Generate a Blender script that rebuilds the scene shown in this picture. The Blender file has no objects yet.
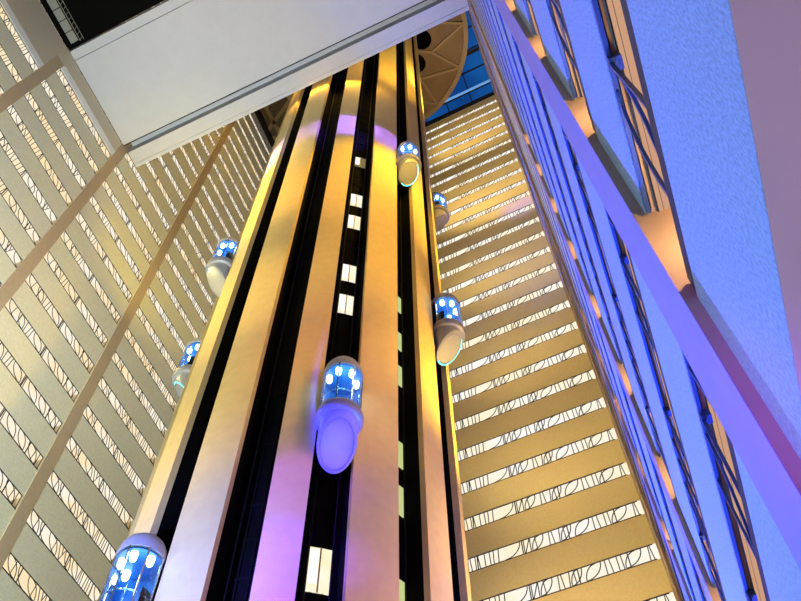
import bpy, bmesh, math, random
from mathutils import Vector, Matrix
random.seed(7)
H = 3.0            # one storey, metres; the layout below is written in storeys
EYE = 1.6          # lens height above the lobby floor
sc = bpy.context.scene
COL = sc.collection
PI = math.pi

def P(x, y, z): return Vector((x*H, y*H, z*H + EYE))

# ------------------------------------------------------------------ materials
def mat(name, col, rough=.8, metal=0, noise=0, nscale=40, bump=0, spec=.3, vec=None):
    m = bpy.data.materials.new(name); m.use_nodes = True
    nt = m.node_tree; b = nt.nodes['Principled BSDF']
    b.inputs['Base Color'].default_value = (*col, 1)
    b.inputs['Roughness'].default_value = rough; b.inputs['Metallic'].default_value = metal
    b.inputs['Specular IOR Level'].default_value = spec
    if noise or bump:
        tc = nt.nodes.new('ShaderNodeTexCoord')
        n = nt.nodes.new('ShaderNodeTexNoise'); n.inputs['Scale'].default_value = nscale; n.inputs['Detail'].default_value = 4
        if vec:
            mp = nt.nodes.new('ShaderNodeMapping'); mp.inputs['Scale'].default_value = vec
            nt.links.new(tc.outputs['Object'], mp.inputs['Vector']); nt.links.new(mp.outputs['Vector'], n.inputs['Vector'])
        else: nt.links.new(tc.outputs['Object'], n.inputs['Vector'])
        if noise:
            r = nt.nodes.new('ShaderNodeValToRGB')
            r.color_ramp.elements[0].position = .3; r.color_ramp.elements[1].position = .62
            r.color_ramp.elements[0].color = (*[c*(1-noise) for c in col], 1)
            r.color_ramp.elements[1].color = (*[min(1, c*(1+noise*.25)) for c in col], 1)
            nt.links.new(n.outputs['Fac'], r.inputs['Fac']); nt.links.new(r.outputs['Color'], b.inputs['Base Color'])
        if bump:
            bp = nt.nodes.new('ShaderNodeBump'); bp.inputs['Strength'].default_value = bump; bp.inputs['Distance'].default_value = .02
            nt.links.new(n.outputs['Fac'], bp.inputs['Height']); nt.links.new(bp.outputs['Normal'], b.inputs['Normal'])
    return m

def emit(name, col, strength, col2=None, nscale=1.0):
    m = bpy.data.materials.new(name); m.use_nodes = True
    nt = m.node_tree; nt.nodes.remove(nt.nodes['Principled BSDF'])
    e = nt.nodes.new('ShaderNodeEmission'); e.inputs['Color'].default_value = (*col, 1); e.inputs['Strength'].default_value = strength
    if col2:
        tc = nt.nodes.new('ShaderNodeTexCoord')
        n = nt.nodes.new('ShaderNodeTexNoise'); n.inputs['Scale'].default_value = nscale
        r = nt.nodes.new('ShaderNodeValToRGB')
        r.color_ramp.elements[0].position = .38; r.color_ramp.elements[1].position = .6
        r.color_ramp.elements[0].color = (*col, 1); r.color_ramp.elements[1].color = (*col2, 1)
        nt.links.new(tc.outputs['Object'], n.inputs['Vector']); nt.links.new(n.outputs['Fac'], r.inputs['Fac']); nt.links.new(r.outputs['Color'], e.inputs['Color'])
    nt.links.new(e.outputs['Emission'], nt.nodes['Material Output'].inputs['Surface'])
    return m

M = {}
M['stucco'] = mat('cream_stucco', (.77, .765, .61), .9, noise=.10, nscale=9, bump=.15)
M['stucco_gold_lit'] = mat('gold_lit_stucco', (.76, .66, .38), .9, noise=.08, nscale=9, bump=.1)  # yellowed base colour carries the gold light on the far wall
M['speckle'] = mat('blue_lit_speckled_stucco', (.62, .68, .80), .9, noise=.28, nscale=1, bump=.15, vec=(60, 60, 24))  # speckle is the stucco's own; blue light is tinted into the base
M['pier_warm_side'] = mat('warm_lit_pier_side', (.72, .50, .34), .85, noise=.05, nscale=3)  # right pier sides, warm light put into the brown base colour
M['rail_navy'] = mat('navy_bottom_rail', (.02, .03, .09), .5, .3)
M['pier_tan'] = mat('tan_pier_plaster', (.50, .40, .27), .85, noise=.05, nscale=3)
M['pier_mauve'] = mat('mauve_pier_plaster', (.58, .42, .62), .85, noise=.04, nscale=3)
M['pier'] = mat('lit_pier_side', (.86, .72, .46), .85, noise=.05, nscale=3)  # pier sides lightened in colour to look lit from the galleries
M['core'] = mat('gold_lit_core_plaster', (.84, .64, .28), .75, noise=.05, nscale=2.5)  # cream plaster with the gold light worked into its base colour
M['soffit'] = mat('white_plaster', (.68, .69, .72), .85, noise=.03, nscale=1.2)
M['trim'] = mat('pale_trim', (.95, .95, .95), .7)
M['skirt'] = mat('beige_plaster', (.60, .56, .46), .9)
M['rail'] = mat('dark_railing_metal', (.035, .035, .045), .45, .6)
M['rail_blue_lit'] = mat('blue_lit_railing_metal', (.05, .12, .40), .4, .3)  # dark railing metal, blue light mixed into its colour
M['black'] = mat('black_shaft', (.004, .004, .004), .9, spec=.05)
M['shaftgrid'] = mat('dark_shaft_panel', (.006, .0055, .005), .85, spec=.05)
M['shaftrail'] = mat('shaft_guide_rail', (.010, .010, .010), .6, .2)
M['inner'] = mat('corridor_plaster', (.70, .62, .55), .9)
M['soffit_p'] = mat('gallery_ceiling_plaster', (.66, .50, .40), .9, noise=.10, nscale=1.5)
M['bronze'] = mat('bronze_panel', (.32, .22, .10), .6, .2, noise=.15, nscale=.6)
M['bronze_dark'] = mat('dark_bronze', (.12, .08, .04), .7)
M['bronze_rib'] = mat('bronze_rib', (.44, .33, .16), .55, .2)
M['darkmetal'] = mat('dark_roof_steel', (.03, .03, .035), .6, .3)
M['floor'] = mat('lobby_stone', (.35, .32, .28), .5, noise=.2, nscale=2)
M['cabgrey'] = mat('cab_grey_enamel', (.36, .37, .40), .35, .1)
M['cabring'] = mat('cab_collar_ring', (.30, .30, .38), .4, .3)
M['chrome'] = mat('cab_chrome', (.75, .78, .82), .15, 1.0)
M['cabblue'] = mat('cab_blue_panel', (.015, .10, .32), .35, .2)
M['cablamp'] = emit('cab_downlight', (.75, .93, 1), 14)
M['cabled'] = emit('cab_led_strip', (.15, .95, .85), 2.2)
M['glow_left'] = emit('ceiling_glow_left', (1, .80, .50), 1.0, (1, .92, .76), .35)  # corridor ceilings: lamp-lit plaster brightness put into emission
M['glow_far'] = emit('ceiling_glow_far', (1, .88, .64), 1.02, (1, .95, .88), .3)
M['glow_right'] = emit('ceiling_glow_right', (1, .55, .34), .62)
M['window'] = emit('lit_lobby_window', (1, .86, .52), 1.05, (.95, .95, .80), .8)
M['window_white'] = emit('lit_lobby_pane_white', (1, .97, .85), 1.25)
M['sky_blue'] = emit('blue_skylight_panel', (.01, .12, .55), .40, (.02, .22, .8), .12)
M['tube'] = emit('blue_white_light_tube', (.22, .5, 1), .7)
M['frost'] = mat('frosted_panel', (.34, .34, .30), .5)
M['brass'] = mat('gold_edge', (.62, .48, .22), .5, .3)

def glassmat():
    m = bpy.data.materials.new('cab_glass'); m.use_nodes = True
    nt = m.node_tree; nt.nodes.remove(nt.nodes['Principled BSDF'])
    t = nt.nodes.new('ShaderNodeBsdfTransparent'); t.inputs['Color'].default_value = (.78, .9, 1, 1)
    g = nt.nodes.new('ShaderNodeBsdfGlossy'); g.inputs['Roughness'].default_value = .06; g.inputs['Color'].default_value = (.8, .9, 1, 1)
    f = nt.nodes.new('ShaderNodeFresnel'); f.inputs['IOR'].default_value = 1.6
    x = nt.nodes.new('ShaderNodeMixShader')
    nt.links.new(f.outputs[0], x.inputs[0]); nt.links.new(t.outputs[0], x.inputs[1]); nt.links.new(g.outputs[0], x.inputs[2])
    nt.links.new(x.outputs[0], nt.nodes['Material Output'].inputs['Surface'])
    return m
M['glass'] = glassmat()

# ------------------------------------------------------------------ mesh helpers
class MB:
    def __init__(s): s.v = []; s.f = []; s.sm = False
    def hexa(s, p):                      # 8 points: bottom ring 0-3, top ring 4-7
        n = len(s.v); s.v += [tuple(q) for q in p]
        s.f += [tuple(n+i for i in q) for q in ((0,3,2,1),(4,5,6,7),(0,1,5,4),(1,2,6,5),(2,3,7,6),(3,0,4,7))]
    def quad(s, p):
        n = len(s.v); s.v += [tuple(q) for q in p]; s.f.append(tuple(range(n, n+len(p))))
    def bar(s, a, b, w, d, up=Vector((0,0,1))):   # rectangular bar from a to b, w across (a-b) x up, d along up
        a = Vector(a); b = Vector(b); t = (b-a).normalized()
        x = t.cross(up)
        if x.length < 1e-5: x = t.cross(Vector((1,0,0)))
        x.normalize(); y = x.cross(t).normalized()
        s.hexa([a+x*i*w/2+y*j*d/2 for i, j in ((-1,-1),(1,-1),(1,1),(-1,1))] + [b+x*i*w/2+y*j*d/2 for i, j in ((-1,-1),(1,-1),(1,1),(-1,1))])
    def lathe(s, prof, n=40, a0=0, a1=2*PI):
        full = abs(a1-a0-2*PI) < 1e-6; k = n if full else n+1; b = len(s.v)
        for r, z in prof:
            for i in range(k):
                a = a0+(a1-a0)*i/n; s.v.append((r*math.cos(a), r*math.sin(a), z))
        for j in range(len(prof)-1):
            for i in range(n):
                i2 = (i+1) % k
                s.f.append((b+j*k+i, b+j*k+i2, b+(j+1)*k+i2, b+(j+1)*k+i))
    def build(s, name, m, parent=None, smooth=False, matrix=None):
        me = bpy.data.meshes.new(name); me.from_pydata(s.v, [], s.f)
        bm = bmesh.new(); bm.from_mesh(me); bmesh.ops.remove_doubles(bm, verts=bm.verts, dist=1e-6)
        bmesh.ops.recalc_face_normals(bm, faces=bm.faces); bm.to_mesh(me); bm.free()
        if smooth:
            for p in me.polygons: p.use_smooth = True
            try: me.set_sharp_from_angle(angle=math.radians(38))
            except Exception: pass
        me.materials.append(m)
        return link(name, me, parent, matrix)

def link(name, me, parent=None, matrix=None):
    o = bpy.data.objects.new(name, me); COL.objects.link(o)
    if parent is not None: o.parent = parent
    if matrix is not None: o.matrix_local = matrix
    return o
def empty(name, loc=(0,0,0), matrix=None):
    o = bpy.data.objects.new(name, None); COL.objects.link(o)
    if matrix is not None: o.matrix_world = matrix
    else: o.location = loc
    o.empty_display_size = .3
    return o
def tag(o, label=None, cat=None, group=None, kind=None):
    if label: o['label'] = label
    if cat: o['category'] = cat
    if group: o['group'] = group
    if kind: o['kind'] = kind
    return o

ORD = ['topmost','second','third','fourth','fifth','sixth','seventh','eighth','ninth','tenth','eleventh','twelfth','thirteenth','fourteenth','fifteenth','sixteenth','seventeenth','eighteenth','nineteenth','twentieth','twenty-first','twenty-second','twenty-third','twenty-fourth','twenty-fifth','twenty-sixth','twenty-seventh','twenty-eighth','twenty-ninth','thirtieth','thirty-first','thirty-second','thirty-third','thirty-fourth','thirty-fifth','thirty-sixth']

# ------------------------------------------------------------------ gallery walls
# wall frame: s along the wall, d into the building (0 = parapet face), z up; all in storeys
class Frame:
    def __init__(s, o, t, n): s.o = Vector((*o, 0)); s.t = Vector((*t, 0)); s.n = Vector((*n, 0))
    def pt(s, a, d, z):
        q = s.o + s.t*a + s.n*d; return P(q.x, q.y, z)
    def box(s, mb, a0, a1, d0, d1, z0, z1):
        mb.hexa([s.pt(a0,d0,z0), s.pt(a1,d0,z0), s.pt(a1,d1,z0), s.pt(a0,d1,z0), s.pt(a0,d0,z1), s.pt(a1,d0,z1), s.pt(a1,d1,z1), s.pt(a0,d1,z1)])

azF = math.radians(85.2)
nF = (math.cos(azF), math.sin(azF)); tF = (-math.sin(azF), math.cos(azF))
kF = 11.12; yR = (kF - nF[0]*.25)/nF[1]
FL = Frame((-9.685, 0), (0, 1), (-1, 0))
FR = Frame((.278, 0), (0, 1), (1, 0))
FF = Frame((.25, yR), tF, nF)
PAR_LO, PAR_HI, OPEN_HI = -.07, .58, .93
TOP = 35

def railing_mesh(name, F, length, seed, bar=.012, plate=.03, m='rail', gap=1.0, deep=0, lo=PAR_HI, hi=OPEN_HI):
    """branch-pattern railing panel built along +X (s), Y depth, Z up, in metres, origin at lower left"""
    rnd = random.Random(seed); mb = MB()
    L = length*H; h = (hi-lo)*H - .02; w = bar*H; d = .03
    def bx(x0, x1, z0, z1): mb.hexa([Vector(q) for q in ((x0,-d,z0),(x1,-d,z0),(x1,0,z0),(x0,0,z0),(x0,-d,z1),(x1,-d,z1),(x1,0,z1),(x0,0,z1))])
    bx(0, L, 0, plate*H); bx(0, L, h-.05, h)
    Y = Vector((0, 1, 0)); zb = plate*H; zt = h-.05
    def seg(x0, z0, x1, z1, ww=w): mb.bar((x0, -d/2, z0), (x1, -d/2, z1), ww, d*.8, Y)
    def arc(x0, x1, rise, left=True):
        pts = []
        for i in range(7):
            a = i/6*PI/2
            u = math.sin(a); v = 1-math.cos(a)
            pts.append(((x0+(x1-x0)*u), zb+(zt-zb)*(v*rise) if left else zt-(zt-zb)*(v*rise)))
        for p, q in zip(pts, pts[1:]): seg(*p, *q)
    x = .10
    while x < L-.2:
        k = rnd.random()
        if k < .20:                                               # a run of leaning stems
            for i in range(rnd.randint(2, 4)):
                lean = rnd.uniform(-.06, .12); seg(x, zb, x+lean, zt); x += rnd.uniform(.18, .32)*gap
        elif k < .36:                                             # N
            seg(x, zb, x, zt); seg(x+.02, zt, x+.32, zb); seg(x+.36, zb, x+.36, zt); x += rnd.uniform(.52, .64)*gap
        elif k < .86:                                             # bending branches
            ww = rnd.uniform(.6, 1.05); arc(x+ww, x, 1.0, True)
            if rnd.random() < .7: arc(x+ww*.35, x+ww, .95, False)
            if rnd.random() < .5: seg(x+ww*.6, zb, x+ww*.7, zt)
            x += (ww+rnd.uniform(.08, .22))*gap
        else:                                                     # fork
            seg(x+.3, zb, x, zt); seg(x+.3, zb, x+.55, zt); seg(x+.42, zb+(zt-zb)*.45, x+.3, zt); x += rnd.uniform(.65, .85)*gap
    for i in range(3):                                            # flat uprights
        xx = L*(i+.5)/3; hw = .012 if deep else .03
        bx(xx-hw, xx+hw, zb, zt)
        if deep:                                                  # top bracket reaching back to the ceiling edge
            mb.hexa([Vector(q) for z in (zt-.05, zt+.03) for q in ((xx-.05,-d,z),(xx+.05,-d,z),(xx+.05,deep*H,z),(xx-.05,deep*H,z))])
    o = mb.build(name, M[m]); me = o.data; bpy.data.objects.remove(o)
    return me

def panel_matrix(F, a, z):                                         # local X along the wall, Y into the building
    o = F.pt(a, .012, z); t = F.t.normalized(); n = F.n.normalized()
    m = Matrix(((t.x, n.x, 0, o.x), (t.y, n.y, 0, o.y), (0, 0, 1, o.z), (0, 0, 0, 1)))
    return m

def gallery(name, F, s0, s1, bays, n0, fascia, light, rail_meshes, railname, label, group, pier_at, pier_w=.276, pier_m='pier', pier_b='pier', reveal=False, skip=(), glow_from=-99, lo=PAR_LO, hi=PAR_HI, bottom_rail=None):
    w = MB(); F.box(w, s0, s1, .85, .95, .95 if reveal else -.53, TOP+1.6)                # back wall of the corridors
    wall = tag(w.build(name, M['inner']), kind='structure')
    if n0 > 1:
        b = MB(); F.box(b, s0, s1, 0, .25, -.53, n0+lo-.0005); b.build('plain_wall_base', M['stucco'], wall)
    for n in range(n0, TOP+1):
        pt = .012 if reveal else .02
        b = MB(); F.box(b, s0, s1, 0, pt, n+lo, n+hi); b.build('parapet', M[fascia], wall)
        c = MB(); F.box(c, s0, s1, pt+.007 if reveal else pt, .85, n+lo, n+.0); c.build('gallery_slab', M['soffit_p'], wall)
        if reveal:
            g = MB(); F.box(g, s0, s1, pt, pt+.007, n+lo+.006, n+lo+.04); g.build('groove', M['rail_blue_lit'], wall)
        if n > n0:
            l = MB(); F.box(l, max(s0, glow_from), s1, .034 if reveal else .024, .6, n+lo-.012, n+lo-.001); l.build('glow_ceiling', M[light], wall)  # the ceiling surface glows itself in place of lamp-lit plaster
            if reveal:
                g = MB(); F.box(g, s0, s1, .031, .0335, n+lo-.012, n+lo-.001); F.box(g, s0, s1, .0445, .0455, n+lo-.015, n+lo-.0125); g.build('ceiling_frame', M['rail'], wall)
    l = MB(); F.box(l, s0, s1, .02, .85, TOP+OPEN_HI, TOP+OPEN_HI+.07); l.build('gallery_slab', M['darkmetal'], wall)
    for a in pier_at:
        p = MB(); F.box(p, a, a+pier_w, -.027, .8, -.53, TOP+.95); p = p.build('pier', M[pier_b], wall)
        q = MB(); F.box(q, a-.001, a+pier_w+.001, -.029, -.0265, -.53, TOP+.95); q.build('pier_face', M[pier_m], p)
    for n in range(n0, TOP+1):
        if n in skip: continue
        r = empty(railname, matrix=panel_matrix(F, bays[0][0], n+hi))
        tag(r, label(TOP-n, n), 'railing', group)
        inv = r.matrix_world.inverted()
        for i, (a0, a1) in enumerate(bays):
            link('railing_panel', rail_meshes[i % len(rail_meshes)], r, inv @ panel_matrix(F, a0, n+hi))
            if bottom_rail: link('bottom_rail', bottom_rail, r, inv @ panel_matrix(F, a0, n+hi))
    return wall

lp = [1.75+2.71*k for k in range(-2, 4)]
lbays = [(a+.28, a+2.70) for a in lp[:-1]] + [(lp[-1]+.28, 11.9)]
rl = [railing_mesh('railing_panel', FL, 2.42, 11+i, gap=.92, bar=.013) for i in range(3)]
rl_end = railing_mesh('railing_panel', FL, 11.9-lp[-1]-.28, 15)
wall_left = gallery('wall_left', FL, -4, 11.95, lbays[:-1], 7, 'stucco', 'glow_left', rl, 'branch_railing',
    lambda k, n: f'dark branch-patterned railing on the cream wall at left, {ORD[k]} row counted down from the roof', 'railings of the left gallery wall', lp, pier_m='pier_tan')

fb = [(.06, 2.66), (2.66, 5.26), (5.26, 7.86)]
rf = [railing_mesh('railing_panel', FF, 2.6, 31+i, bar=.017, plate=.026, gap=1.0) for i in range(3)]
wall_far = gallery('wall_far', FF, -.14, 9.95, fb, 7, 'stucco_gold_lit', 'glow_far', rf, 'branch_railing',
    lambda k, n: f'thin branch-patterned railing on the gold-lit far wall, {ORD[k]} row from the top', 'railings of the far gallery wall', [-.13], .13, pier_m='pier_tan')

rp = [1.045-2.70, 1.045, 3.72, 6.42, 9.12]
rbays = [(a+.28, a+2.69) for a in rp[:-1]] + [(rp[-1]+.28, 11.1)]
rr_ = [railing_mesh('railing_panel', FR, 2.41, 51+i, bar=.011, plate=.03, m='rail_blue_lit', gap=2.0, deep=.02, lo=.535, hi=.96) for i in range(3)]
b = MB(); b.hexa([Vector(q) for z in (0, .19) for q in ((0,-.034,z),(2.41*H,-.034,z),(2.41*H,.016,z),(0,.016,z))])
o_ = b.build('bottom_rail', M['rail_navy']); brl = o_.data; bpy.data.objects.remove(o_)
wall_right = gallery('wall_right', FR, -1.7, 11.1, rbays[:-1], 1, 'speckle', 'glow_right', rr_, 'branch_railing',
    lambda k, n: f'blue-lit railing on the right wall, {["lowest","second","third","fourth","fifth","sixth","seventh","eighth","ninth","tenth"][n-1] if n <= 10 else ORD[n-1]} gallery counted up from the lobby', 'railings of the right gallery wall', rp, reveal=True, pier_m='pier_mauve', pier_b='pier_warm_side', lo=-.04, hi=.535, bottom_rail=brl)

# skirts where the left galleries are closed off under the bridge, each with a pale bottom trim
for a0, a1, z0 in ((-4, 1.75, 19.93), (2.03, 4.46, 20.93)):
    b = MB(); FL.box(b, a0, a1, -.012, -.001, z0+.28, 21.835); b.build('closed_parapet', M['skirt'], wall_left)
    b = MB(); FL.box(b, a0, a1, -.022, -.001, z0, z0+.28); b.build('pale_trim', M['trim'], wall_left)

b = MB(); FL.box(b, 1.72, 2.06, -.036, -.0295, 21.12, 21.82); b.build('closed_parapet', M['skirt'], wall_left)

# gallery ceiling just above the camera, ledge of the right wall
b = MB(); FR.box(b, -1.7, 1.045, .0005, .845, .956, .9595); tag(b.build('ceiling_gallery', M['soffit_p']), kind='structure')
# lobby floor
b = MB(); b.hexa([P(-10, -2, -.58), P(3, -2, -.58), P(3, 12.2, -.58), P(-10, 12.2, -.58), P(-10, -2, -.535), P(3, -2, -.535), P(3, 12.2, -.535), P(-10, 12.2, -.535)])
tag(b.build('floor', M['floor']), kind='structure')

# ------------------------------------------------------------------ bridge under the left part of the sky
def by(x): return 5.207-.066*(x+9.685)
bridge = empty('atrium_bridge', P(-4.7, 3.3, 21.84))
tag(bridge, 'white plaster bridge crossing overhead at upper left with a stepped front beam', 'bridge')
binv = Matrix.Translation(-bridge.location)
def bslab(name, m, y0, y1, z0, z1, x0=-9.645, x1=.245):
    mb = MB()
    q = [(x0, by(x0)+y0), (x1, by(x1)+y0), (x1, by(x1)+y1), (x0, by(x0)+y1)]
    mb.hexa([P(*c, z0) for c in q]+[P(*c, z1) for c in q])
    return mb.build(name, M[m], bridge, matrix=binv)
bslab('soffit', 'soffit', -3.11, -.665, 21.84, 22.4)
bslab('near_beam', 'soffit', -3.36, -3.125, 21.82, 22.4)
bslab('shadow_gap', 'black', -.68, -.655, 21.832, 22.3)
bslab('groove_slab', 'soffit', -.66, -.05, 22.34, 22.4)
bslab('front_beam', 'soffit', -.455, -.105, 21.84, 22.4)
bslab('front_lip', 'soffit', -.10, 0, 21.825, 22.4)

# black sheet standing for the dark void behind the bridge, with a row of frosted panels
dk = MB(); dk.hexa([P(-9.68, -1.5, 21.87), P(.2, -1.5, 21.87), P(.2, 1.10, 21.87), P(-9.68, 1.82, 21.87), P(-9.68, -1.5, 22), P(.2, -1.5, 22), P(.2, 1.10, 22), P(-9.68, 1.82, 22)])
dark = tag(dk.build('dark_void_sheet', M['black']), kind='structure')
sl = empty('skylight_strip', P(-9.4, 1.6, 21.86))
tag(sl, 'narrow strip of frosted panels in the black opening at the top left', 'skylight')
sinv = Matrix.Translation(-sl.location)
for i in range(8):
    y0 = 1.695-.29*(i+1); x = -9.515
    b = MB(); b.hexa([P(x+q, y0+r, z) for z in (21.852, 21.868) for q, r in ((0,.015),(.215,-.005),(.215,.265),(0,.285))])
    b.build('frosted_panel', M['frost'], sl, matrix=sinv)
b = MB(); b.bar(P(-9.255, 1.70, 21.856), P(-9.255, -.6, 21.856), .04, .05); b.bar(P(-9.15, 1.70, 21.856), P(-9.15, -.6, 21.856), .03, .05)
for i in range(17): b.bar(P(-9.255, 1.68-.13*i, 21.856), P(-9.15, 1.62-.13*i, 21.856), .02, .03)
b.build('edge_frame', M['frost'], sl, matrix=sinv)

# ------------------------------------------------------------------ elevator core
AX = Vector((-4.0355, 7.1038)); R0 = 2.0866
toc = Vector((-AX.x, -AX.y)).normalized(); rgt = Vector((-toc.y, toc.x))
A0 = math.atan2(toc.y, toc.x)                                      # phi is measured from the side that faces the camera
def ring(phi, r, z):
    a = A0+math.radians(phi); return P(AX.x+math.cos(a)*r, AX.y+math.sin(a)*r, z)
core = empty('elevator_core', P(AX.x, AX.y, -.53))
tag(core, 'tall round elevator core with pale vertical fins and black shafts between them', 'elevator core')
cinv = Matrix.Translation(-core.location)
Z0, Z1 = -.53, 35.4
def sector(mb, p0, p1, r0, r1, z0, z1, n=5):
    for i in range(n):
        a = p0+(p1-p0)*i/n; b = p0+(p1-p0)*(i+1)/n
        mb.hexa([ring(a,r1,z0), ring(b,r1,z0), ring(b,r0,z0), ring(a,r0,z0), ring(a,r1,z1), ring(b,r1,z1), ring(b,r0,z1), ring(a,r0,z1)])
fins = [(-64.5,-50.5),(-38.3,-23.8),(-11.2,-.2),(12.2,27.6),(39.2,50.8),(64,78.2)]
fins += [(c-6.8, c+6.8) for c in (97, 122.7, 148.4, 174, 199.7, 225.4, 251, 276.7)]
for p0, p1 in fins:
    b = MB(); sector(b, p0, p1, R0-.085, R0, Z0, Z1); b.build('fin', M['core'], core, matrix=cinv)
    b = MB(); sector(b, p0+.15, p1-.15, R0-.45, R0-.0855, Z0, Z1); b.build('fin_root', M['black'], core, matrix=cinv)
b = MB(); sector(b, 0, 360, R0-.62, R0-.34, Z0, Z1, 56); b.build('shaft_drum', M['black'], core, matrix=cinv)
gaps = [-71+360, -44.4, -17.3, 6.0, 33.4, 57.4, 84]
for gp in gaps[1:6]:                                              # guide rails and faint panel joints in the dark shafts
    b = MB()
    for dph in (-3.9, 3.9):
        b.bar(ring(gp+dph, R0-.27, Z0), ring(gp+dph, R0-.27, Z1), .05, .05, Vector((1,0,0)))
    b.build('guide_rail', M['shaftrail'], core, matrix=cinv)
    b = MB()
    for n in range(0, 70): sector(b, gp-5, gp+5, R0-.335, R0-.325, n*.5+.15, n*.5+.19, 2)
    for dph in (-2, 2): sector(b, gp+dph-.25, gp+dph+.25, R0-.335, R0-.325, 0, Z1, 1)
    b.build('panel_joints', M['shaftgrid'], core, matrix=cinv)
def lobby_window(gp, zc, hw=3.7, hh=.27, white=0, dim=False):
    b = MB(); sector(b, gp-hw, gp+hw, R0-.33, R0-.322, zc-hh, zc+hh, 2)
    w = b.build('lobby_window', M[['window', 'window_dim', 'window_pale'][int(dim)]], core, matrix=cinv)
    b = MB(); sector(b, gp-.35, gp+.15, R0-.322, R0-.315, zc-hh, zc+hh, 1); b.build('mullion', M['brass'], w)
    if dim == 2: return
    b = MB(); sector(b, gp-hw+.2, gp-.5, R0-.322, R0-.319, zc-hh+.1, zc+hh-.02, 1); b.build('pane', M['window_white'], w)
M['window_pale'] = emit('pale_lobby_window', (.75, .85, .35), .75)
M['window_dim'] = emit('dim_lobby_window', (1, .8, .35), .22)
for zc in (5.80, 10.97, 11.97, 13.94, 14.94): lobby_window(6.3, zc, hh=.28)
lobby_window(6.3, 17.0, dim=True)
for zc in (5.84, 7.25, 8.06, 9.76, 10.66, 11.76): lobby_window(34.7, zc, hh=.24, dim=2)

# ------------------------------------------------------------------ round underside at the top of the core
disc = empty('round_restaurant_underside', P(AX.x, AX.y, 35.95))
tag(disc, 'bronze round underside with curved rim and truss ribs at the top of the core', 'ceiling disc')
dinv = Matrix.Translation(-disc.location)
def dp(ang, r, z=35.95): return P(AX.x+r*math.cos(math.radians(ang)), AX.y+r*math.sin(math.radians(ang)), z)
RD = 4.23; holes = [(21+25.7*k, 2.32) for k in range(14)]
bm = bmesh.new()                                                  # plate with round holes cut by polar grid test
me = bpy.data.meshes.new('plate')
b = MB()
for i in range(96):
    a, c = i*3.75, (i+1)*3.75
    b.hexa([dp(a,RD,36.0), dp(c,RD,36.0), dp(c,R0-.3,36.0), dp(a,R0-.3,36.0), dp(a,RD,36.12), dp(c,RD,36.12), dp(c,R0-.3,36.12), dp(a,R0-.3,36.12)])
b.build('plate', M['bronze'], disc, matrix=dinv)
b = MB()
for i in range(96):
    a, c = i*3.75, (i+1)*3.75
    b.hexa([dp(a,RD+.02,35.86), dp(c,RD+.02,35.86), dp(c,RD-.17,35.86), dp(a,RD-.17,35.86), dp(a,RD+.02,36.12), dp(c,RD+.02,36.12), dp(c,RD-.17,36.12), dp(a,RD-.17,36.12)])
b.build('rim', M['bronze_rib'], disc, matrix=dinv)
for k in range(14):
    o1, o2, i1 = 11.5+25.714*k, 11.5+25.714*(k+1), 31.4+25.714*k
    b = MB()
    for p, q in ((dp(i1, 2.78, 35.93), dp(o1, 4.1, 35.93)), (dp(i1, 2.78, 35.93), dp(o2, 4.1, 35.93)), (dp(i1+2, R0-.05, 35.93), dp(i1, 2.8, 35.93))):
        b.bar(p, q, .30, .36)
    b.build('truss_rib', M['bronze_rib'], disc, matrix=dinv)
    b = MB(); c0 = Vector((2.32*math.cos(math.radians(21+25.714*k)), 2.32*math.sin(math.radians(21+25.714*k))))
    n = 20; pts = [P(AX.x+c0.x+.40*math.cos(2*PI*j/n), AX.y+c0.y+.40*math.sin(2*PI*j/n), 35.975) for j in range(n)]
    up = Vector((0, 0, .07)); b.quad(pts[::-1]); b.quad([p+up for p in pts])
    for j in range(n): b.quad([pts[j], pts[(j+1) % n], pts[(j+1) % n]+up, pts[j]+up])
    b.build('port_hole', M['black'], disc, matrix=dinv)
bm.free()

# ------------------------------------------------------------------ roof: blue skylight and steel
b = MB(); b.hexa([P(-10.6, -2, 38.6), P(1.2, -2, 38.6), P(1.2, 13.4, 38.6), P(-10.6, 13.4, 38.6), P(-10.6, -2, 38.7), P(1.2, -2, 38.7), P(1.2, 13.4, 38.7), P(-10.6, 13.4, 38.7)])
roof = tag(b.build('ceiling', M['sky_blue']), kind='structure')
b = MB()
for i in range(15): b.bar(P(-10.4, .6+.9*i, 38.5), P(1.1, -.35+.9*i, 38.5), .22, .12)
for i in range(10): b.bar(P(-10+1.15*i, -1.8, 38.45), P(-10+1.15*i, 13.2, 38.45), .16, .12)
b.build('roof_mullions', M['darkmetal'], roof)
b = MB(); b.bar(P(-10.2, 11.95, 37.8), P(.9, 11.08, 37.8), .26, .3); b.build('light_tube', M['tube'], roof)
b = MB(); b.bar(P(-10.2, 12.50, 37.3), P(.9, 11.63, 37.3), 1.0, .3); b.bar(P(-3, 9.6, 37.0), P(1.0, 9.35, 37.0), .4, .5); b.build('roof_beam', M['darkmetal'], roof)
b = MB(); FL.box(b, -4, 11.95, .1, .3, TOP+1, TOP+3.5); b.build('left_parapet_wall', M['darkmetal'], roof)
b = MB(); FF.box(b, 0, 9.95, .5, .7, TOP+1, TOP+2.2); b.build('far_parapet_wall', M['darkmetal'], roof)

lt = MB(); lt.hexa([P(x, y, z) for z in (37.0, 37.15) for x, y in ((-10.4, 4.5), (-8.3, 4.5), (-7.5, 12.6), (-10.4, 12.6))])
lo_ = tag(lt.build('ceiling_left', M['bronze_dark']), kind='structure')
b = MB()
for p, q in (((-10.2, 7.2), (-8.0, 8.3)), ((-10.2, 9.6), (-8.0, 8.3)), ((-9.6, 5), (-9.3, 12.4)), ((-10.2, 9.6), (-7.8, 10.8)), ((-10.2, 7.2), (-8.2, 5.6))):
    b.bar(P(*p, 36.95), P(*q, 36.95), .5, .4)
b.build('truss', M['bronze'], lo_)

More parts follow.
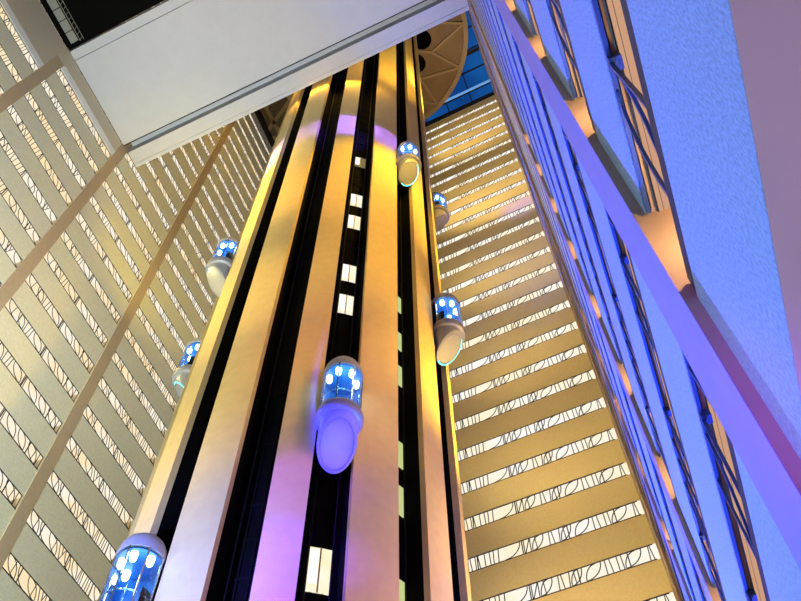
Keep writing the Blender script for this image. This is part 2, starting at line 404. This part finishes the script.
# ------------------------------------------------------------------ glass elevator cabs
def cab_meshes():
    S = H; d = {}
    def lm(key, prof, m, n=40, smooth=True, **k):
        mb = MB(); mb.lathe([(r*S, z*S) for r, z in prof], n, **k); o = mb.build(key, M[m], smooth=smooth); d[key] = o.data; bpy.data.objects.remove(o)
    # the underside is a drum cut off at a slant: highest on the outer side, lowest next to the core
    def zs(x, r): return -.13+(x+.222)/.444*.46
    def slant(key, radii, m, a0=0, a1=2*PI, n=44, fill=False, wall=False):
        mb = MB(); full = a1-a0 > 6.28; k = n if full else n+1; rows = []
        for r, dz in radii:
            b0 = len(mb.v)
            for i in range(k):
                a = a0+(a1-a0)*i/n; x = r*math.cos(a); mb.v.append((x*S, r*math.sin(a)*S, (zs(x, r)+dz)*S))
            rows.append(b0)
        if wall:
            b0 = len(mb.v)
            for i in range(k): a = a0+(a1-a0)*i/n; mb.v.append((.222*math.cos(a)*S, .222*math.sin(a)*S, .40*S))
            rows.append(b0)
        for p, q in zip(rows, rows[1:]):
            for i in range(n): mb.f.append((p+i, p+(i+1) % k, q+(i+1) % k, q+i))
        if fill: mb.f.append(tuple(range(rows[0], rows[0]+k)))
        o = mb.build(key, M[m], smooth=True); d[key] = o.data; bpy.data.objects.remove(o)
    slant('underside_bowl', [(.196, 0), (.212, .008), (.222, .03)], 'cabgrey', fill=True, wall=True)
    slant('underside_rim', [(.176, -.001), (.178, -.007), (.188, -.007), (.190, -.001)], 'cabring')
    slant('led_strip', [(.190, -.002), (.192, -.010), (.203, -.006), (.206, .002)], 'cabled', a0=.3, a1=3.3)
    lm('collar', [(0,.385),(.222,.385),(.262,.40),(.270,.43),(.270,.50),(.262,.53),(.243,.545),(0,.545)], 'cabgrey')
    lm('collar_ring', [(.2705,.435),(.276,.44),(.276,.49),(.2705,.495),(.2705,.435)], 'cabring')
    lm('glass', [(.238,.545),(.243,.60),(.243,1.12),(.240,1.15)], 'glass', smooth=True)
    lm('dome_cap', [(0,1.145),(.236,1.145),(.246,1.15),(.246,1.19),(.232,1.26),(.20,1.32),(.15,1.365),(.08,1.39),(0,1.395)], 'cabgrey')
    mb = MB()
    for i in range(8):
        a = 2*PI*(i+.5)/8
        mb.bar((.241*S*math.cos(a), .241*S*math.sin(a), .54*S), (.241*S*math.cos(a), .241*S*math.sin(a), 1.15*S), .045, .045, Vector((math.cos(a), math.sin(a), 0)))
    o = mb.build('mullions', M['chrome']); d['mullions'] = o.data; bpy.data.objects.remove(o)
    mb = MB(); mb.lathe([(.232*S, .55*S), (.232*S, 1.14*S)], 16, PI*.62, PI*1.38); o = mb.build('back_panel', M['cabblue'], smooth=True); d['back_panel'] = o.data; bpy.data.objects.remove(o)
    mb = MB(); mb.lathe([(.229*S, .55*S), (.229*S, .78*S)], 20, PI*.45, PI*1.55); o = mb.build('kick_panel', M['darkmetal'], smooth=True); d['kick_panel'] = o.data; bpy.data.objects.remove(o)
    mb = MB(); mb.lathe([(.225*S, .70*S), (.232*S, .70*S), (.232*S, .715*S), (.225*S, .715*S)], 24, -PI*.6, PI*.6); o = mb.build('handrail', M['chrome']); d['handrail'] = o.data; bpy.data.objects.remove(o)
    mb = MB(); mb.lathe([(0, 1.125*S), (.23*S, 1.125*S), (.23*S, 1.14*S), (0, 1.14*S)], 32); o = mb.build('inner_ceiling', M['cabblue']); d['inner_ceiling'] = o.data; bpy.data.objects.remove(o)
    mb = MB(); mb.lathe([(0, 1.035*S), (.022*S, 1.04*S), (.034*S, 1.06*S), (.036*S, 1.10*S), (.036*S, 1.124*S), (0, 1.124*S)], 14); o = mb.build('downlight', M['cablamp'], smooth=True); d['downlight'] = o.data; bpy.data.objects.remove(o)
    mb = MB()
    for z0, z1 in ((.43, .52), (1.16, 1.27)):
        mb.hexa([Vector((x*S, y*S, z*S)) for z in (z0, z1) for x, y in ((-.44,-.12),(-.18,-.17),(-.18,.17),(-.44,.12))])
    o = mb.build('carriage_bracket', M['cabgrey']); d['carriage_bracket'] = o.data; bpy.data.objects.remove(o)
    return d
CAB = cab_meshes()
def cab(phi, zc, label, e=.15, led=False):
    a = A0+math.radians(phi); base = ring(phi, R0+e, zc-.82)
    o = empty('glass_elevator_cab', matrix=Matrix.Translation(base) @ Matrix.Rotation(a, 4, 'Z') @ Matrix.Diagonal((1, 1, 1.17, 1)))
    tag(o, label, 'elevator', 'glass elevator cabs')
    for k in ('underside_bowl', 'underside_rim', 'collar', 'collar_ring', 'glass', 'dome_cap', 'mullions', 'back_panel', 'kick_panel', 'handrail', 'inner_ceiling', 'carriage_bracket'):
        link(k, CAB[k], o)
    if led: link('led_strip', CAB['led_strip'], o)
    for i in range(4):
        t = math.radians(-90+60*i); link('downlight', CAB['downlight'], o, Matrix.Translation((.165*H*math.cos(t), .165*H*math.sin(t), 0)))
    l = bpy.data.lights.new('cab_glow', 'POINT'); l.energy = 25; l.color = (.25, .65, 1); l.shadow_soft_size = .12
    lo = bpy.data.objects.new('cab_glow', l); COL.objects.link(lo); lo.parent = o; lo.location = (0, 0, .95*H)
    return o
CABS = [
 (6.0, 7.85, .15, 'glass elevator cab with a violet underside in the middle shaft, lowest at centre', False),
 (33.4, 17.2, .13, 'glass elevator cab high in the shaft right of centre, grey underside below the bridge', True),
 (57.4, 11.65, .15, 'glass elevator cab at right with a cyan light arc, in front of the far wall', True),
 (84.0, 18.5, .12, 'small glass elevator cab half hidden behind the right edge of the core', False),
 (-44.4, 5.3, .12, 'large glass elevator cab at the bottom left, cut off by the frame', False),
 (-71.0, 13.65, .10, 'glass elevator cab at the left edge of the core, upper of two in that shaft', False),
 (-96.0, 11.55, .10, 'glass elevator cab at the left edge of the core, lower and mostly hidden', True),
]
for phi, zc, e, lab, led in CABS: cab(phi, zc, lab, e=e, led=led)

# ------------------------------------------------------------------ lamps, with unseen fills added for walls, bridge and core
LIGHTS = {}
def spot(name, pos, tgt, col, power, angle, blend=.6, size=.4):
    l = bpy.data.lights.new(name, 'SPOT'); l.energy = power; l.color = col; l.spot_size = math.radians(angle); l.spot_blend = blend; l.shadow_soft_size = size
    o = bpy.data.objects.new(name, l); COL.objects.link(o); o.location = P(*pos)
    o.rotation_euler = (P(*tgt)-P(*pos)).to_track_quat('-Z', 'Y').to_euler()
    LIGHTS[name] = o
    return o
JAMB = 30
LAMPS = [   # name, position, target, colour x kilowatts, cone, blend
 ('right_core_fill_4', (0.1, 4.2, 4), (-3.3, 5.5, 5.6), (1.0, 0.38, 0.28), 84, 1),  # unseen gold spots added at gallery height to light the core evenly
 ('right_core_fill_8', (0.1, 4.2, 8), (-3.3, 5.5, 9), (1.571, 0.815, 0.066), 84, 1),
 ('right_core_fill_11.5', (0.1, 4.2, 11.5), (-3.3, 5.5, 12.5), (2.23535, 1.20054, 0.084), 84, 1),
 ('right_core_fill_15', (0.1, 4.2, 15), (-3.3, 5.5, 13.0), (2.349, 1.363, 0.084), 60, 1),
 ('right_core_fill_19', (0.1, 4.2, 17.5), (-2.6, 5.7, 16.2), (8.991, 5.41741, 0.438), 62, 1),
 ('right_core_fill_23.2', (0.1, 5.0, 23.2), (-3.3, 5.5, 24.2), (4.109, 2.45779, 0.189), 84, 1),
 ('side_core_fill_4', (0.1, 7.6, 4), (-2.2, 7.3, 5), (4.2, 2.576, 0.168), 90, 1),
 ('side_core_fill_9', (0.1, 7.6, 9), (-2.2, 7.3, 10), (8.033, 4.914, 0.284), 90, 1),
 ('side_core_fill_14', (0.1, 7.6, 14), (-2.2, 7.3, 15), (3.714, 2.103, 0.103), 90, 1),
 ('side_core_fill_19', (0.1, 7.6, 19), (-2.2, 7.3, 17.0), (4.972, 2.814, 0.138), 60, 1),
 ('side_core_fill_25', (0.1, 7.6, 25), (-2.2, 7.3, 26), (6.879, 5.025, 0.718), 90, 1),
 ('left_core_fill_11.5', (-9.4, 4.0, 11.5), (-5.4, 5.8, 12.5), (4.238, 2.8387100000000003, 0.431), 70, 1),
 ('left_core_fill_15', (-9.4, 4.0, 15), (-5.4, 5.8, 13.0), (6.45, 5.409, 1.614), 60, 1),
 ('left_core_fill_19', (-9.4, 4.0, 19), (-5.4, 5.8, 17.0), (30.818, 23.00607, 5.219), 60, 1),
 ('left_core_fill_24', (-9.4, 5.2, 24), (-5.4, 5.8, 25), (15.674, 9.70597, 0.896), 70, 1),
 ('left_core_fill_29', (-9.4, 5.2, 29), (-5.4, 5.8, 30), (70, 51.36, 8), 70, 1),
 ('front_core_fill_6', (-6.2, -0.5, 6), (-4.6, 5.0, 8.0), (4.301, 3.006, 0.722), 32, 1),  # added spots, unseen on the open near side, for the core front
 ('front_core_fill_10', (-6.2, -0.5, 10), (-4.6, 5.0, 11), (8.188, 5.533, 1.39), 32, 1),
 ('front_core_fill_14', (-6.2, -0.5, 14), (-4.6, 5.0, 15), (7.502, 4.388, 0.362), 32, 1),
 ('far_wall_fill_8', (-2.0, 8.6, 8), (-1.0, 11.2, 9), (3.333, 2.4, 1.0), 110, 1),  # unseen spots added beside the core to light the far wall
 ('far_wall_fill_12', (-2.0, 8.6, 12), (-1.0, 11.2, 13), (1.923, 1.385, 0.577), 110, 1),
 ('far_wall_fill_16', (-2.0, 8.6, 16), (-1.0, 11.2, 17), (1.583, 1.121, 0.445), 110, 1),
 ('far_wall_fill_20', (-2.0, 8.6, 20), (-1.0, 11.2, 21), (2.137, 1.518, 0.609), 110, 1),
 ('far_wall_fill_25', (-2.0, 8.6, 25), (-1.0, 11.2, 26), (4.046, 2.767, 0.979), 110, 1),
 ('far_wall_fill_31', (-2.0, 8.6, 31), (-1.0, 11.2, 32), (3.046, 2.089, 0.748), 110, 1),
 ('lilac_fin_lamp', (-4.5, 1.6, 2.4), (-4.5, 5.1, 5.3), (7, 9.5, 36), 44, 1),
 ('violet_cab_lamp', (-2.3, 4.5, 3.0), (-2.74, 5.2, 7.0), (2.8, 2.8, 364.0), 5.5, 0.4),
 ('blue_wall_lamp', (-2.0, 6.5, -0.3), (0.28, 2.2, 3.5), (6, 11.5, 78), 80, 1),
 ('blue_middle_lamp', (-1.3, 8.2, 3.0), (0.28, 5.0, 7.5), (0.3, 3.5, 34), 84, 1),
 ('blue_upper_lamp', (-1.0, 10.3, 16.0), (0.28, 8.0, 23), (0.3, 1.8, 12), 84, 1),
 ('blue_near_lamp', (-1.3, 0.9, -0.45), (0.28, 0.6, 2.0), (0.1, 0.42, 0.9), 80, 1),
 ('ceiling_wash_lamp', (0.6, 0.9, -0.45), (0.9, 0.2, 0.93), (0.259, 0.122, 0.094), 120, 1),
 ('violet_pier_lamp', (-0.35, 0.2, -0.5), (0.26, 1.05, 1.1), (0.7, 0.04, 2.8), 15, 1),
 ('left_wall_fill', (-4.2, 0.6, -0.3), (-9.6, 2.5, 12), (51.44272, 59.028349999999996, 56.46190000000001), 75, 1),  # unseen neutral spots added to brighten the left wall
 ('left_wall_high_fill', (-4.6, 1.0, 8), (-9.6, 4.5, 17), (10.05648, 11.540249999999999, 11.0385), 75, 1),
 ('left_wall_low_fill', (-6.0, 3.5, 3), (-9.6, 6.5, 10), (8.946560000000002, 10.266049999999998, 9.819700000000001), 75, 1),
 ('bridge_fill', (-4.2, 2.6, 13), (-4.2, 3.2, 21.8), (4.91, 4.91, 5.134), 70, 0.8),  # added spot, unseen, brightens the bridge soffit
 ('disc_lamp', (-1.0, 8.8, 29), (-1.2, 9.0, 35.9), (4.008, 2.668, 0.852), 70, 1),
 ('violet_band_left', (-9.4, 4.4, 18.3), (-5.1, 5.6, 18.3), (4, 2.5, 26), 24, 0.25),
 ('violet_band_mid', (0.05, 3.0, 18.3), (-3.25, 5.3, 18.4), (3.2, 1.8, 24), 21, 0.25),
 ('violet_far_patch', (-0.6, 5.5, 21.0), (-0.2, 11.2, 24.1), (5, 4, 22), 14, 1),
 ('left_wall_gold_fill', (-7.0, 5.8, 15), (-9.6, 9.0, 25), (7, 4.8, 0.5), 80, 1),  # unseen gold spot added to warm the left wall near the core
 ('left_core_fill_8', (-9.4, 4.0, 8), (-5.4, 5.8, 8), (3, 2.461, 0.9), 70, 1),
 ('side_core_fill_6', (0.1, 7.6, 6.5), (-2.2, 7.3, 7.0), (1.95, 1.17, 0.078), 80, 1),
 ('bridge_right_fill', (-2.2, 2.6, 13), (-1.6, 3.0, 21.8), (3.348, 3.348, 3.72), 60, 1),  # second unseen spot added for the right end of the soffit
 ('violet_fin_lamp_low', (-3.9, 1.4, 3.9999999999999996), (-3.2, 5.2, 4.6), (4.212, 0.162, 42.12), 18, 0.7),
 ('violet_fin_lamp_middle', (-3.9, 1.4, 5.0), (-3.2, 5.2, 5.6), (2.16, 0.135, 22.95), 18, 0.7),
 ('violet_fin_lamp_high', (-3.9, 1.4, 6.0), (-3.2, 5.2, 6.6), (1.7, 0.2, 8), 18, 0.7),
 ('violet_band_right', (0.05, 5.2, 18.3), (-2.45, 5.75, 18.2), (1, 0.5, 6), 26, 0.25),
 ('middle_core_fill_9', (-2.6, 0.4, 8), (-3.19, 5.2, 9.6), (2.5, 0.95, 0.3), 34, 1),  # rosy unseen spots added for the fin facing the camera
 ('middle_core_fill_14', (-2.6, 0.4, 13), (-3.19, 5.2, 14.5), (2.8, 1.3, 0.15), 34, 1),
]
for nm, p, t, c, ang, bl in LAMPS:
    m = max(c); spot(nm, p, t, [v/m for v in c], m*1000, ang, bl)

def strip(name, x0, x1, z, col, power):                            # unseen strip added behind the bridge edge to brighten the core top
    l = bpy.data.lights.new(name, 'AREA'); l.shape = 'RECTANGLE'; l.size = (x1-x0)*H; l.size_y = .3; l.energy = power; l.color = col
    o = bpy.data.objects.new(name, l); COL.objects.link(o); o.location = P((x0+x1)/2, by((x0+x1)/2)+.03, z)
    o.rotation_euler = Vector((0, 1, -1.1)).to_track_quat('-Z', 'Y').to_euler()
    LIGHTS[name] = o
strip('core_top_fill', -6.6, -2.2, 21.9, (1, .56, .06), 420)

for n in range(1, 10):                                            # hidden warm points added to brighten the pier jambs at right
    for a in rp[1:4]:
        l = bpy.data.lights.new('jamb_fill', 'POINT'); l.energy = JAMB; l.color = (1, .66, .34); l.shadow_soft_size = .05
        o = bpy.data.objects.new('jamb_fill', l); COL.objects.link(o); o.location = FR.pt(a-.16, .13, n+.72)

w = bpy.data.worlds.new('atrium_air'); sc.world = w; w.use_nodes = True
bg = w.node_tree.nodes['Background']; bg.inputs['Color'].default_value = (.7, .85, 1, 1); bg.inputs['Strength'].default_value = .09

# ------------------------------------------------------------------ camera
def camera():
    f, pitch, roll, yaw = 838.7, math.radians(60.08), math.radians(-.66), math.radians(20.5)
    h = Vector((-math.sin(yaw), math.cos(yaw), 0)); r = Vector((math.cos(yaw), math.sin(yaw), 0))
    d = h*math.cos(pitch)+Vector((0, 0, math.sin(pitch))); u = r.cross(d)
    r2 = r*math.cos(roll)+u*math.sin(roll); u2 = -r*math.sin(roll)+u*math.cos(roll)
    c = bpy.data.cameras.new('camera'); c.sensor_fit = 'HORIZONTAL'; c.sensor_width = 36; c.lens = f*36/801; c.clip_end = 500; c.clip_start = .02
    o = bpy.data.objects.new('camera', c); COL.objects.link(o)
    m = Matrix((r2, u2, -d)).transposed().to_4x4(); m.translation = P(0, 0, 0); o.matrix_world = m
    sc.camera = o
camera()
sc.view_settings.view_transform = 'Standard'; sc.view_settings.look = 'None'
sc.view_settings.gamma = 1; sc.view_settings.exposure = 0; sc.view_settings.use_curve_mapping = False
